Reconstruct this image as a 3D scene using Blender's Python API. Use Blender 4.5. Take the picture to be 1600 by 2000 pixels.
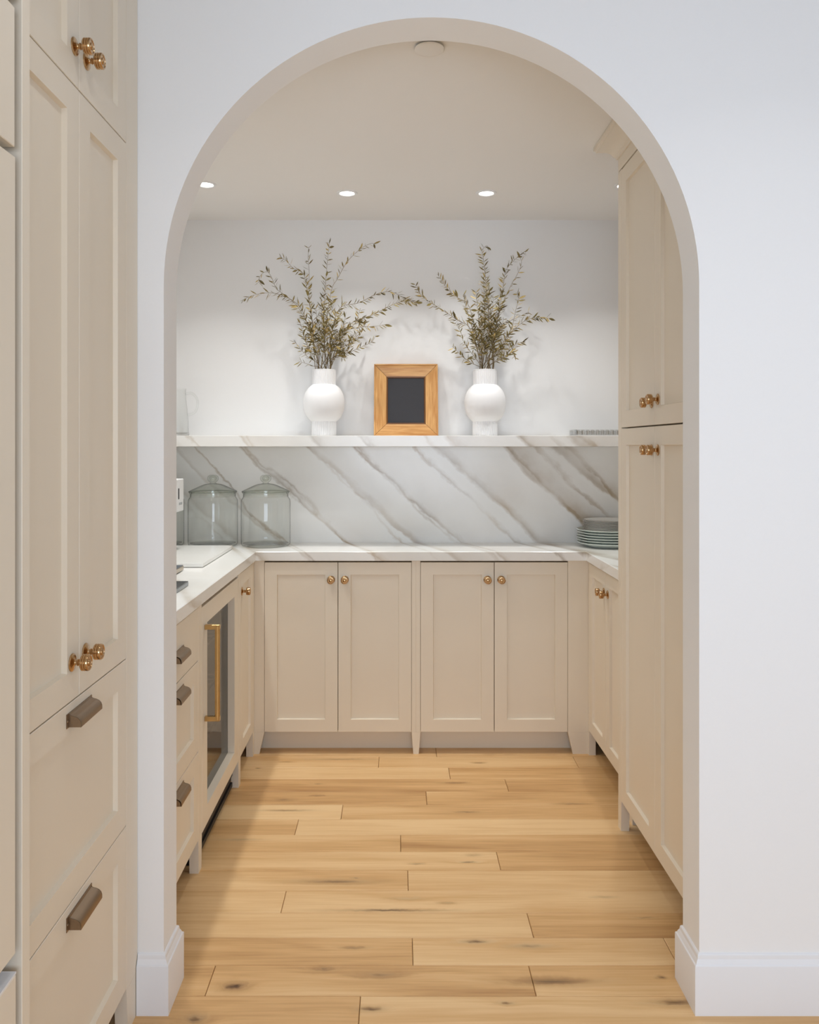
import bpy, bmesh, math, random
from mathutils import Vector, Matrix, noise

# ------------------------------------------------------------------ scene, camera, light
scene = bpy.context.scene
for o in list(bpy.data.objects):
    bpy.data.objects.remove(o, do_unlink=True)
COL = scene.collection
R = math.radians

F, CX, CY, H = 1600.0, 776.0, 872.0, 1.387      # focal length in pixels, axis pixel, camera height
cam_d = bpy.data.cameras.new('camera')
cam = bpy.data.objects.new('camera', cam_d); COL.objects.link(cam)
cam.location = (0, 0, H); cam.rotation_euler = (R(90), 0, 0)
cam_d.sensor_fit = 'HORIZONTAL'; cam_d.sensor_width = 36; cam_d.lens = 36 * F / 1600
cam_d.shift_x = (800 - CX) / 1600; cam_d.shift_y = (CY - 1000) / 1600
cam_d.clip_start = 0.02
scene.camera = cam

world = bpy.data.worlds.new('world'); scene.world = world; world.use_nodes = True
bg = world.node_tree.nodes['Background']
bg.inputs[0].default_value = (0.80, 0.88, 1.0, 1); bg.inputs[1].default_value = 0.3

def area_light(name, loc, rot, sx, sy, power, color):
    d = bpy.data.lights.new(name, 'AREA'); d.shape = 'RECTANGLE'; d.size = sx; d.size_y = sy
    d.energy = power; d.color = color
    o = bpy.data.objects.new(name, d); COL.objects.link(o); o.location = loc; o.rotation_euler = rot
    return o
# daylight through the window behind the camera; added fill lamps at both sides
DAY = (0.715, 0.835, 1.0)
P_REAR, P_LEFT, P_RIGHT = 54.0, 8.0, 17.0
area_light('window_daylight_rear', (-.05, -1.56, 1.35), (R(90), 0, 0), 2.2, 1.1, P_REAR, DAY)
area_light('added_fill_left', (-1.23, -.70, 1.45), (R(90), 0, R(-90)), 1.5, 1.25, P_LEFT, DAY)  # added fill for the right tall cabinet and jamb, no known window
area_light('added_fill_right', (3.16, -.45, 1.45), (R(90), 0, R(90)), 2.0, 1.25, P_RIGHT, DAY)  # added fill for the left tall cabinet, no known window
SPOT_POWER, SPOT_COLOR, SPOT_SPREAD = 2.05, (1.0, 1.0, 0.98), 104
K_POWER, K_COLOR, K_SPREAD = 1.2, (1.0, 1.0, 1.0), 115

scene.view_settings.view_transform = 'Standard'
scene.view_settings.look = 'None'
scene.view_settings.exposure = 0.15
scene.view_settings.gamma = 1.0
scene.view_settings.use_curve_mapping = False
scene.cycles.adaptive_threshold = 0.05
scene.cycles.time_limit = 1250
scene.cycles.max_bounces = 7
scene.cycles.diffuse_bounces = 5
scene.cycles.transparent_max_bounces = 24
scene.cycles.caustics_reflective = False
scene.cycles.caustics_refractive = False

# ------------------------------------------------------------------ helpers
def px(x, y, d):
    return Vector(((x - CX) * d / F, d, H - (y - CY) * d / F))

def tag(o, label=None, cat=None, group=None, kind=None):
    if label: o['label'] = label
    if cat: o['category'] = cat
    if group: o['group'] = group
    if kind: o['kind'] = kind
    return o

def empty(name, loc, rz=0, label=None, cat=None, group=None):
    o = bpy.data.objects.new(name, None); COL.objects.link(o)
    o.location = loc; o.rotation_euler = (0, 0, rz); o.empty_display_size = 0.05
    return tag(o, label, cat, group)

class MB:
    def __init__(s): s.v = []; s.f = []
    def quad(s, a, b, c, d):
        n = len(s.v); s.v += [Vector(p) for p in (a, b, c, d)]; s.f.append((n, n+1, n+2, n+3)); return s
    def box(s, x0, x1, y0, y1, z0, z1, b=0.0):
        if b <= 0:
            n = len(s.v)
            s.v += [Vector(p) for p in ((x0,y0,z0),(x1,y0,z0),(x1,y1,z0),(x0,y1,z0),(x0,y0,z1),(x1,y0,z1),(x1,y1,z1),(x0,y1,z1))]
            s.f += [tuple(n+i for i in q) for q in ((0,3,2,1),(4,5,6,7),(0,1,5,4),(1,2,6,5),(2,3,7,6),(3,0,4,7))]
            return s
        bm = bmesh.new(); bmesh.ops.create_cube(bm, size=1)
        for v in bm.verts:
            v.co = Vector((x0 if v.co.x < 0 else x1, y0 if v.co.y < 0 else y1, z0 if v.co.z < 0 else z1))
        bmesh.ops.bevel(bm, geom=bm.edges[:], offset=b, segments=1, affect='EDGES')
        s.add_bm(bm); return s
    def add_bm(s, bm):
        n = len(s.v); bm.verts.index_update()
        s.v += [v.co.copy() for v in bm.verts]
        s.f += [tuple(n + v.index for v in f.verts) for f in bm.faces]
        bm.free(); return s
    def loft(s, rings, closed=True, cap0=False, cap1=False):
        n = len(s.v); m = len(rings[0])
        for r in rings: s.v += [Vector(p) for p in r]
        for i in range(len(rings) - 1):
            for j in range(m if closed else m - 1):
                k = (j + 1) % m
                s.f.append((n+i*m+j, n+i*m+k, n+(i+1)*m+k, n+(i+1)*m+j))
        if cap0: s.f.append(tuple(n + j for j in reversed(range(m))))
        if cap1: s.f.append(tuple(n + (len(rings)-1)*m + j for j in range(m)))
        return s
    def lathe(s, prof, seg=32, axis='z', rib=None):
        rings = []
        for (r, h) in prof:
            ring = []
            for j in range(seg):
                a = 2*math.pi*j/seg
                rr = r * (rib(j, h) if rib else 1.0)
                if axis == 'z': ring.append((rr*math.cos(a), rr*math.sin(a), h))
                else: ring.append((rr*math.cos(a), -h, rr*math.sin(a)))
            rings.append(ring)
        return s.loft(rings)
    def tube(s, pts, radii, seg=6, cap=True):
        rings = []
        for i, p in enumerate(pts):
            t = (pts[min(i+1, len(pts)-1)] - pts[max(i-1, 0)]).normalized()
            up = Vector((0, 1, 0)) if abs(t.y) < 0.9 else Vector((1, 0, 0))
            a = t.cross(up).normalized(); b = t.cross(a)
            r = radii[i] if hasattr(radii, '__len__') else radii
            rings.append([p + a*r*math.cos(2*math.pi*j/seg) + b*r*math.sin(2*math.pi*j/seg) for j in range(seg)])
        return s.loft(rings, True, cap, cap)
    def mesh(s, name, mat=None, smooth=False, angle=35):
        me = bpy.data.meshes.new(name)
        me.from_pydata([tuple(v) for v in s.v], [], s.f)
        bm = bmesh.new(); bm.from_mesh(me)
        bmesh.ops.remove_doubles(bm, verts=bm.verts[:], dist=1e-6)
        bmesh.ops.recalc_face_normals(bm, faces=bm.faces[:])
        bm.to_mesh(me); bm.free()
        if smooth:
            for p in me.polygons: p.use_smooth = True
            me.set_sharp_from_angle(angle=R(angle))
        if mat: me.materials.append(mat)
        return me
    def build(s, name, mat, parent=None, smooth=False, angle=35, loc=(0,0,0), label=None):
        o = bpy.data.objects.new(name, s.mesh(name, mat, smooth, angle)); COL.objects.link(o)
        o.parent = parent; o.location = loc
        if label: o['label'] = label
        return o

def copy_child(src, parent, loc=None):
    o = src.copy(); COL.objects.link(o); o.parent = parent
    if loc is not None: o.location = loc
    return o

def smooth_path(pts, n):
    """Catmull-Rom through pts, n samples per span"""
    out = []
    P = [pts[0]*2 - pts[1]] + list(pts) + [pts[-1]*2 - pts[-2]]
    for i in range(1, len(P) - 2):
        a, b, c, d = P[i-1], P[i], P[i+1], P[i+2]
        for k in range(n):
            t = k / n
            out.append(0.5*((2*b) + (c-a)*t + (2*a-5*b+4*c-d)*t*t + (3*b-a-3*c+d)*t**3))
    out.append(pts[-1].copy())
    return out

# ------------------------------------------------------------------ materials
def new_mat(name):
    m = bpy.data.materials.new(name); m.use_nodes = True
    nt = m.node_tree; return m, nt, nt.nodes['Principled BSDF']

def srgb(r, g, b):
    f = lambda c: (c/255/12.92) if c/255 <= 0.04045 else ((c/255 + 0.055)/1.055)**2.4
    return (f(r), f(g), f(b), 1)

def N(nt, t, **kw):
    n = nt.nodes.new(t)
    for k, v in kw.items(): setattr(n, k, v)
    return n

def math_node(nt, op, a, b=None, c=None):
    n = N(nt, 'ShaderNodeMath', operation=op)
    for i, v in enumerate((a, b, c)):
        if v is None: continue
        if isinstance(v, (int, float)): n.inputs[i].default_value = v
        else: nt.links.new(v, n.inputs[i])
    return n.outputs[0]

def paint(name, col, rough=0.5, var=0.015, scale=6.0, bump=0.0, bscale=350.0):
    m, nt, b = new_mat(name)
    tc = N(nt, 'ShaderNodeTexCoord')
    no = N(nt, 'ShaderNodeTexNoise'); no.inputs['Scale'].default_value = bscale if bump else scale
    no.inputs['Detail'].default_value = 0 if bump else 1
    nt.links.new(tc.outputs['Object'], no.inputs['Vector'])
    ramp = N(nt, 'ShaderNodeValToRGB')
    ramp.color_ramp.elements[0].color = tuple(c*(1-var) for c in col[:3]) + (1,)
    ramp.color_ramp.elements[1].color = tuple(min(1, c*(1+var)) for c in col[:3]) + (1,)
    nt.links.new(no.outputs['Fac'], ramp.inputs[0]); nt.links.new(ramp.outputs[0], b.inputs['Base Color'])
    b.inputs['Roughness'].default_value = rough
    if bump:
        bp = N(nt, 'ShaderNodeBump'); bp.inputs['Strength'].default_value = bump; bp.inputs['Distance'].default_value = 0.001
        nt.links.new(no.outputs['Fac'], bp.inputs['Height']); nt.links.new(bp.outputs[0], b.inputs['Normal'])
    return m

def metal(name, col, rough=0.25, brushed=False):
    m, nt, b = new_mat(name)
    b.inputs['Metallic'].default_value = 1.0; b.inputs['Roughness'].default_value = rough
    tc = N(nt, 'ShaderNodeTexCoord'); mp = N(nt, 'ShaderNodeMapping')
    mp.inputs['Scale'].default_value = (8, 500, 500) if brushed else (60, 60, 60)
    no = N(nt, 'ShaderNodeTexNoise'); no.inputs['Scale'].default_value = 1.0; no.inputs['Detail'].default_value = 2
    nt.links.new(tc.outputs['Object'], mp.inputs[0]); nt.links.new(mp.outputs[0], no.inputs['Vector'])
    ramp = N(nt, 'ShaderNodeValToRGB')
    ramp.color_ramp.elements[0].color = tuple(c*0.88 for c in col[:3]) + (1,)
    ramp.color_ramp.elements[1].color = tuple(min(1, c*1.1) for c in col[:3]) + (1,)
    nt.links.new(no.outputs['Fac'], ramp.inputs[0]); nt.links.new(ramp.outputs[0], b.inputs['Base Color'])
    return m

def marble(name, warp=0.10):
    """white stone, taupe veins running down to the right; bands laid along one 3-D direction"""
    m, nt, b = new_mat(name); L = nt.links.new
    geo = N(nt, 'ShaderNodeNewGeometry')
    def across(ang, ycoef, wscale, wamp, seed, stretch):
        dot = N(nt, 'ShaderNodeVectorMath', operation='DOT_PRODUCT')
        dot.inputs[1].default_value = (math.sin(ang), ycoef, math.cos(ang)); L(geo.outputs['Position'], dot.inputs[0])
        along = N(nt, 'ShaderNodeVectorMath', operation='DOT_PRODUCT')
        along.inputs[1].default_value = (math.cos(ang), 0.3, -math.sin(ang)); L(geo.outputs['Position'], along.inputs[0])
        cmb = N(nt, 'ShaderNodeCombineXYZ')
        L(math_node(nt, 'MULTIPLY', along.outputs['Value'], stretch), cmb.inputs[0])
        L(dot.outputs['Value'], cmb.inputs[1]); cmb.inputs[2].default_value = seed
        no = N(nt, 'ShaderNodeTexNoise'); no.inputs['Scale'].default_value = wscale
        no.inputs['Detail'].default_value = 5; no.inputs['Roughness'].default_value = 0.66
        L(cmb.outputs[0], no.inputs['Vector'])
        w = math_node(nt, 'MULTIPLY', math_node(nt, 'SUBTRACT', no.outputs['Fac'], 0.5), wamp)
        return math_node(nt, 'ADD', dot.outputs['Value'], w), cmb
    def ramp_of(val, lo, hi, stops):
        mr = N(nt, 'ShaderNodeMapRange'); mr.inputs['From Min'].default_value = lo; mr.inputs['From Max'].default_value = hi
        L(val, mr.inputs['Value'])
        r = N(nt, 'ShaderNodeValToRGB'); cr = r.color_ramp
        cr.elements[0].position = 0; cr.elements[0].color = (0, 0, 0, 1)
        cr.elements[1].position = 1; cr.elements[1].color = (0, 0, 0, 1)
        for p, v in stops:
            e = cr.elements.new((p - lo)/(hi - lo)); e.color = (v, v, v, 1)
        L(mr.outputs[0], r.inputs[0]); return r.outputs[0]
    ang = R(42)
    c1, cmb1 = across(ang, 0.25, 3.2, 0.15, 1.3, 0.62)
    # wide veins: soft on the upper side, crisp on the lower (offsets measured along the band direction)
    st = []
    for c, w, v in ((.58, .03, .7), (.86, .03, .7), (1.16, .045, .8), (1.30, .018, .6), (1.527, .020, .85), (1.741, .032, .95), (1.895, .020, .9),
                    (2.165, .046, 1.0), (2.40, .075, .8), (2.56, .09, .8)):
        st += [(c - w*0.34, 0.0), (c - w*0.18, v), (c + w*0.66, v*0.30)]
    big = ramp_of(c1, .3, 2.85, sorted(st)[:30])
    c2, _ = across(ang + R(3), 0.25, 4.2, 0.15, 7.7, 0.6)
    off2 = .045                      # the second direction is turned a little
    st2 = []
    for c, v in ((.72,.8),(1.02,.8),(1.22,.9),(1.42,.7),(1.63,.75),(1.80,.7),(2.01,.95),(2.32,.9),(2.43,1),(2.53,1)):
        st2 += [(c+off2-.009, 0), (c+off2, v), (c+off2+.011, 0)]
    thin = ramp_of(c2, .3, 2.85, st2)
    # vein strength broken up along its run
    no = N(nt, 'ShaderNodeTexNoise'); no.inputs['Scale'].default_value = 4.0; no.inputs['Detail'].default_value = 4
    L(geo.outputs['Position'], no.inputs['Vector'])
    brk = N(nt, 'ShaderNodeMapRange'); brk.inputs['From Min'].default_value = 0.36; brk.inputs['From Max'].default_value = 0.62
    L(no.outputs['Fac'], brk.inputs['Value'])
    f1 = math_node(nt, 'MULTIPLY', big, math_node(nt, 'ADD', math_node(nt, 'MULTIPLY', brk.outputs[0], .60), .42))
    f2 = math_node(nt, 'MULTIPLY', thin, math_node(nt, 'ADD', math_node(nt, 'MULTIPLY', brk.outputs[0], .7), .15))
    fac = math_node(nt, 'MINIMUM', math_node(nt, 'ADD', f1, f2), 1.0)
    n3 = N(nt, 'ShaderNodeTexNoise'); n3.inputs['Scale'].default_value = 1.6; n3.inputs['Detail'].default_value = 3
    L(cmb1.outputs[0], n3.inputs['Vector'])
    base = N(nt, 'ShaderNodeValToRGB')
    base.color_ramp.elements[0].position = .3; base.color_ramp.elements[0].color = srgb(230, 230, 226)
    base.color_ramp.elements[1].position = .6; base.color_ramp.elements[1].color = srgb(246, 246, 244)
    L(n3.outputs['Fac'], base.inputs[0])
    n4 = N(nt, 'ShaderNodeTexNoise'); n4.inputs['Scale'].default_value = 3.0; L(geo.outputs['Position'], n4.inputs['Vector'])
    vc = N(nt, 'ShaderNodeValToRGB')
    vc.color_ramp.elements[0].position = .35; vc.color_ramp.elements[0].color = srgb(170, 160, 147)
    vc.color_ramp.elements[1].position = .65; vc.color_ramp.elements[1].color = srgb(186, 166, 138)
    L(n4.outputs['Fac'], vc.inputs[0])
    mix = N(nt, 'ShaderNodeMix', data_type='RGBA')
    L(fac, mix.inputs[0]); L(base.outputs[0], mix.inputs[6]); L(vc.outputs[0], mix.inputs[7])
    L(mix.outputs[2], b.inputs['Base Color'])
    b.inputs['Roughness'].default_value = 0.22
    return m

# knots seen in the boards: x, y, half length, half width, strength
KNOTS = []
for kx, ky, l, w, s in ((458,1927,.028,.015,1),(632,1893,.03,.010,.7),(742,1904,.06,.016,.6),(1080,1917,.11,.016,.75),(1293,1909,.012,.007,.8),
                        (930,1839,.035,.009,.9),(1034,1848,.06,.012,.6),(690,1851,.04,.008,.6),(655,1722,.13,.016,.7),(695,1715,.02,.006,.7),
                        (765,1778,.15,.007,.8),(795,1755,.07,.012,.35),(872,1764,.03,.008,.4),(560,1583,.10,.010,.6),(912,1586,.05,.008,.7),
                        (555,1562,.035,.012,.6),(622,1554,.03,.006,.6),(888,1529,.05,.010,.6),(622,1531,.02,.006,.6),(660,1483,.20,.012,.45),
                        (935,1490,.03,.008,.7),(560,1488,.03,.008,.5),(1120,1570,.07,.010,.55),(722,1971,.03,.010,.9),(990,1959,.02,.007,.7),
                        (382,1991,.03,.02,.8),(1320,1958,.06,.012,.8),(915,1684,.03,.006,.7),(925,1670,.035,.012,.4),(815,1687,.02,.005,.6),
                        (470,1640,.10,.012,.4),(505,1500,.012,.006,.8),(1262,1792,.03,.006,.5),(1180,1752,.05,.010,.35)):
    p = px(kx, ky, F*H/(ky - CY)); KNOTS.append((p.x, p.y, l, w, s))

def wood_floor(name, knots):
    m, nt, b = new_mat(name); L = nt.links.new
    geo = N(nt, 'ShaderNodeNewGeometry'); oi = N(nt, 'ShaderNodeObjectInfo')
    sep = N(nt, 'ShaderNodeSeparateXYZ'); L(geo.outputs['Position'], sep.inputs[0])
    rnd = oi.outputs['Random']
    # knot field (0 at the heart, 1 far away)
    field = None
    wob = N(nt, 'ShaderNodeTexNoise'); wob.inputs['Scale'].default_value = 38; wob.inputs['Detail'].default_value = 2
    L(geo.outputs['Position'], wob.inputs['Vector'])
    w0 = math_node(nt, 'MULTIPLY', math_node(nt, 'SUBTRACT', wob.outputs['Fac'], .5), .03)
    xs = math_node(nt, 'ADD', sep.outputs[0], w0); ys = math_node(nt, 'ADD', sep.outputs[1], math_node(nt, 'MULTIPLY', w0, .35))
    for kx, ky, l, w, s in knots:
        a = math_node(nt, 'DIVIDE', math_node(nt, 'SUBTRACT', xs, kx), l)
        c = math_node(nt, 'DIVIDE', math_node(nt, 'SUBTRACT', ys, ky), w)
        d = math_node(nt, 'ADD', math_node(nt, 'MULTIPLY', a, a), math_node(nt, 'MULTIPLY', c, c))
        e = math_node(nt, 'DIVIDE', s, math_node(nt, 'ADD', 1.0, math_node(nt, 'MULTIPLY', d, 1.5)))
        field = e if field is None else math_node(nt, 'MAXIMUM', field, e)
    if field is None: field = math_node(nt, 'MULTIPLY', rnd, 0.0)
    off = math_node(nt, 'MULTIPLY', rnd, 37.0)
    def grain(sx, sy, detail, dist):
        cmb = N(nt, 'ShaderNodeCombineXYZ')
        L(math_node(nt, 'ADD', math_node(nt, 'MULTIPLY', sep.outputs[0], sx), off), cmb.inputs[0])
        yy = math_node(nt, 'ADD', math_node(nt, 'MULTIPLY', sep.outputs[1], sy), math_node(nt, 'MULTIPLY', field, 2.2))
        L(yy, cmb.inputs[1]); L(off, cmb.inputs[2])
        n = N(nt, 'ShaderNodeTexNoise'); n.inputs['Scale'].default_value = 1; n.inputs['Detail'].default_value = detail
        n.inputs['Distortion'].default_value = dist
        L(cmb.outputs[0], n.inputs['Vector']); return n.outputs['Fac']
    g1 = grain(1.3, 16, 3, .6); g2 = grain(5, 130, 2, 0); g3 = grain(.8, 4, 1, 0)
    v = math_node(nt, 'ADD', math_node(nt, 'MULTIPLY', g1, .66), math_node(nt, 'MULTIPLY', g2, .30))
    v = math_node(nt, 'ADD', v, math_node(nt, 'MULTIPLY', g3, .30))
    v = math_node(nt, 'ADD', v, math_node(nt, 'MULTIPLY', math_node(nt, 'SUBTRACT', rnd, .5), .34))
    ramp = N(nt, 'ShaderNodeValToRGB'); cr = ramp.color_ramp
    cr.elements[0].position = .30; cr.elements[0].color = srgb(176, 130, 80)
    cr.elements[1].position = .82; cr.elements[1].color = srgb(232, 196, 146)
    e = cr.elements.new(.56); e.color = srgb(213, 170, 116)
    L(v, ramp.inputs[0])
    kr = N(nt, 'ShaderNodeValToRGB'); kc = kr.color_ramp
    kc.elements[0].position = .10; kc.elements[0].color = (0, 0, 0, 1)
    kc.elements[1].position = .95; kc.elements[1].color = (1, 1, 1, 1)
    k2 = kc.elements.new(.42); k2.color = (.28, .28, .28, 1)
    if not knots:
        nt.links.new(ramp.outputs[0], b.inputs['Base Color']); b.inputs['Roughness'].default_value = 0.40; return m
    kmod = math_node(nt, 'MULTIPLY', field, math_node(nt, 'ADD', math_node(nt, 'MULTIPLY', g2, .9), .55))
    L(kmod, kr.inputs[0])
    mix = N(nt, 'ShaderNodeMix', data_type='RGBA'); mix.inputs[7].default_value = srgb(84, 54, 30)
    L(kr.outputs[0], mix.inputs[0]); L(ramp.outputs[0], mix.inputs[6])
    L(mix.outputs[2], b.inputs['Base Color'])
    b.inputs['Roughness'].default_value = 0.42
    bp = N(nt, 'ShaderNodeBump'); bp.inputs['Strength'].default_value = .06; bp.inputs['Distance'].default_value = .002
    L(g2, bp.inputs['Height']); L(bp.outputs[0], b.inputs['Normal'])
    return m

def frame_wood(name):
    m, nt, b = new_mat(name); L = nt.links.new
    tc = N(nt, 'ShaderNodeTexCoord'); mp = N(nt, 'ShaderNodeMapping'); mp.inputs['Scale'].default_value = (6, 60, 60)
    oi = N(nt, 'ShaderNodeObjectInfo')
    L(tc.outputs['Object'], mp.inputs[0]); L(oi.outputs['Random'], mp.inputs['Location'])
    n = N(nt, 'ShaderNodeTexNoise'); n.inputs['Scale'].default_value = 1.4; n.inputs['Detail'].default_value = 5; n.inputs['Distortion'].default_value = .6
    L(mp.outputs[0], n.inputs['Vector'])
    r = N(nt, 'ShaderNodeValToRGB'); cr = r.color_ramp
    cr.elements[0].position = .25; cr.elements[0].color = srgb(186, 126, 66)
    cr.elements[1].position = .75; cr.elements[1].color = srgb(230, 182, 120)
    L(n.outputs['Fac'], r.inputs[0]); L(r.outputs[0], b.inputs['Base Color']); b.inputs['Roughness'].default_value = .38
    return m

def thin_glass(name, tint, f0=.045, rim=.62):
    """one-surface glass: tinted transparency plus a Schlick reflection"""
    m, nt, b = new_mat(name); L = nt.links.new
    nt.nodes.remove(b); out = nt.nodes['Material Output']
    tr = N(nt, 'ShaderNodeBsdfTransparent'); gl = N(nt, 'ShaderNodeBsdfGlossy'); gl.inputs['Roughness'].default_value = .03
    lw = N(nt, 'ShaderNodeLayerWeight'); lw.inputs['Blend'].default_value = .5
    rp = N(nt, 'ShaderNodeValToRGB'); cr = rp.color_ramp
    cr.elements[0].color = tint
    cr.elements[1].color = tuple(c*rim for c in tint[:3]) + (1,); cr.elements[1].position = 1.0
    e = cr.elements.new(.70); e.color = tuple(c*.97 for c in tint[:3]) + (1,)
    L(lw.outputs['Facing'], rp.inputs[0]); L(rp.outputs[0], tr.inputs[0])
    f = math_node(nt, 'ADD', f0, math_node(nt, 'MULTIPLY', math_node(nt, 'POWER', lw.outputs['Facing'], 5.0), .85 - f0))
    mx = N(nt, 'ShaderNodeMixShader'); L(f, mx.inputs[0]); L(tr.outputs[0], mx.inputs[1]); L(gl.outputs[0], mx.inputs[2])
    L(mx.outputs[0], out.inputs[0]); return m

def by_random(name, cols, rough=.6, spec=.3, trans=False):
    m, nt, b = new_mat(name); L = nt.links.new
    oi = N(nt, 'ShaderNodeObjectInfo'); r = N(nt, 'ShaderNodeValToRGB'); cr = r.color_ramp
    cr.elements[0].color = srgb(*cols[0]); cr.elements[1].color = srgb(*cols[-1])
    for i, c in enumerate(cols[1:-1]): e = cr.elements.new((i+1)/(len(cols)-1)); e.color = srgb(*c)
    L(oi.outputs['Random'], r.inputs[0]); L(r.outputs[0], b.inputs['Base Color'])
    b.inputs['Roughness'].default_value = rough; b.inputs['Specular IOR Level'].default_value = spec
    return m

def glow(name, col, strength):
    m, nt, b = new_mat(name)
    b.inputs['Emission Color'].default_value = col; b.inputs['Emission Strength'].default_value = strength
    return m

M = {}
M['wall'] = paint('white wall paint', srgb(240, 240, 240), .75, .006, 2.0, .03, 260)
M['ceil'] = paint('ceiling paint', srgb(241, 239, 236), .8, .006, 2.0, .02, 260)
M['ceil_kitchen'] = paint('kitchen ceiling greyed against bounce', srgb(176, 173, 169), .8, .006, 2.0, .02, 260)  # unseen ceiling made grey to cut bounce onto the upper wall
M['trim'] = paint('white trim enamel', srgb(234, 234, 236), .38, .004, 3.0, 0)
M['cream'] = paint('cream cabinet enamel', srgb(232, 221, 203), .42, .008, 3.0)
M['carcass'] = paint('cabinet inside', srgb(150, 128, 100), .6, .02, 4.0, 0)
M['dark'] = paint('black plinth', srgb(26, 25, 25), .5, .1, 20, 0)
M['grey_frame'] = paint('grey glass border', srgb(140, 146, 148), .3, .02, 8, 0)
M['steel_dark'] = paint('dark cooler lining', srgb(96, 92, 86), .35, .05, 8, 0)
M['marble'] = marble('veined marble')
M['floor'] = wood_floor('oak board', [])
M['frame'] = frame_wood('varnished frame wood')
M['board'] = paint('black slate board', srgb(50, 50, 55), .7, .10, 60, .05, 500)
M['bronze'] = metal('polished bronze', (.56, .36, .185), .20)
M['cup'] = metal('brushed bronze', (.31, .23, .16), .36, True)
M['gold'] = metal('brushed brass', (.62, .42, .19), .25)
M['glass'] = thin_glass('clear jar glass', (.987, .992, .984, 1), .045, .30)
M['glass_edge'] = thin_glass('greenish glass edge', (.74, .78, .73, 1), .10, .4)
M['glass_thick'] = thin_glass('thick jar glass', (.945, .958, .94, 1), .09, .12)
M['crystal_dark'] = thin_glass('cut crystal facets', (.84, .835, .82, 1), .15, .5)
M['frame_dark'] = paint('dark stained wood edge', srgb(112, 72, 36), .4, .1, 60)
M['rim'] = metal('worn gilt rim', (.42, .38, .33), .30)
M['pane'] = thin_glass('cooler pane glass', (.62, .63, .62, 1), .09, .8)
M['jug'] = thin_glass('clear jug glass', (.985, .99, .985, 1), .04, .80)
M['crystal'] = thin_glass('cut crystal', (.95, .95, .945, 1), .08, .60)
M['ceramic'] = paint('matt white ceramic', srgb(243, 243, 244), .6, .004, 8, 0)
M['plate'] = paint('celadon glazed china', srgb(214, 222, 216), .12, .01, 12, 0)
M['smallplate'] = paint('grey rimmed china', srgb(240, 240, 237), .10, .01, 12, 0)
M['lens'] = glow('lit lamp lens', (1, .97, .92, 1), 9.0)
M['plastic'] = paint('white plastic', srgb(238, 238, 238), .35, .004, 8, 0)
M['blackglass'] = paint('black glass', srgb(24, 28, 38), .12, .05, 20, 0)
M['slate'] = paint('slate grey top', srgb(78, 84, 92), .3, .05, 30, 0)
M['tan_metal'] = metal('champagne metal edge', (.52, .45, .36), .35)
M['stem'] = paint('dry stem bark', srgb(120, 100, 66), .8, .15, 90, 0)
M['leaf'] = by_random('dried olive leaf', ((92, 80, 46), (122, 108, 62), (146, 130, 76), (104, 92, 54), (168, 146, 90), (196, 170, 108)), .5)
M['paint_white'] = paint('white socket paint', srgb(228, 224, 218), .6, .004, 8, 0)
M['ink'] = paint('black print', srgb(40, 40, 42), .6, .01, 8, 0)

# ------------------------------------------------------------------ the room
WF, WB = 2.010, 2.125            # arch wall, kitchen side and pantry side
XL, XR = -1.27, 1.46             # pantry side walls
YB = 4.04                        # pantry end wall
ZC, ZK = 2.503, 2.75             # ceilings
KX1, KY0 = 3.2, -1.6
OXL, OXR = px(320, 0, WF).x, px(1366, 0, WF).x
OC, OR = (OXL + OXR)/2, (OXR - OXL)/2
OTOP = px(0, 34, WF).z; OSP = OTOP - OR

def arch_wall():
    b = MB(); n = 64
    arc = [(OC - OR*math.cos(math.pi*i/n), OSP + OR*math.sin(math.pi*i/n)) for i in range(n+1)]
    for y in (WF, WB):
        b.quad((XL, y, 0), (OXL, y, 0), (OXL, y, OSP), (XL, y, OSP))
        b.quad((OXR, y, 0), (KX1, y, 0), (KX1, y, OSP), (OXR, y, OSP))
        b.quad((XL, y, OSP), (OXL, y, OSP), (OXL, y, ZK), (XL, y, ZK))
        b.quad((OXR, y, OSP), (KX1, y, OSP), (KX1, y, ZK), (OXR, y, ZK))
        for i in range(n):
            (x0, z0), (x1, z1) = arc[i], arc[i+1]
            b.quad((x0, y, z0), (x1, y, z1), (x1, y, ZK), (x0, y, ZK))
    path = [(OXL, 0)] + arc + [(OXR, 0)]
    for (x0, z0), (x1, z1) in zip(path, path[1:]):
        b.quad((x0, WF, z0), (x1, WF, z1), (x1, WB, z1), (x0, WB, z0))
    b.quad((XL, WF, ZK), (KX1, WF, ZK), (KX1, WB, ZK), (XL, WB, ZK))
    b.quad((KX1, WF, 0), (KX1, WB, 0), (KX1, WB, ZK), (KX1, WF, ZK))
    b.quad((XL, WF, 0), (XL, WB, 0), (XL, WB, ZK), (XL, WF, ZK))
    return tag(b.build('wall_arch', M['wall'], None, True, 30), 'white plaster wall with a round arched opening', None, None, 'structure')
arch_wall()

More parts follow.
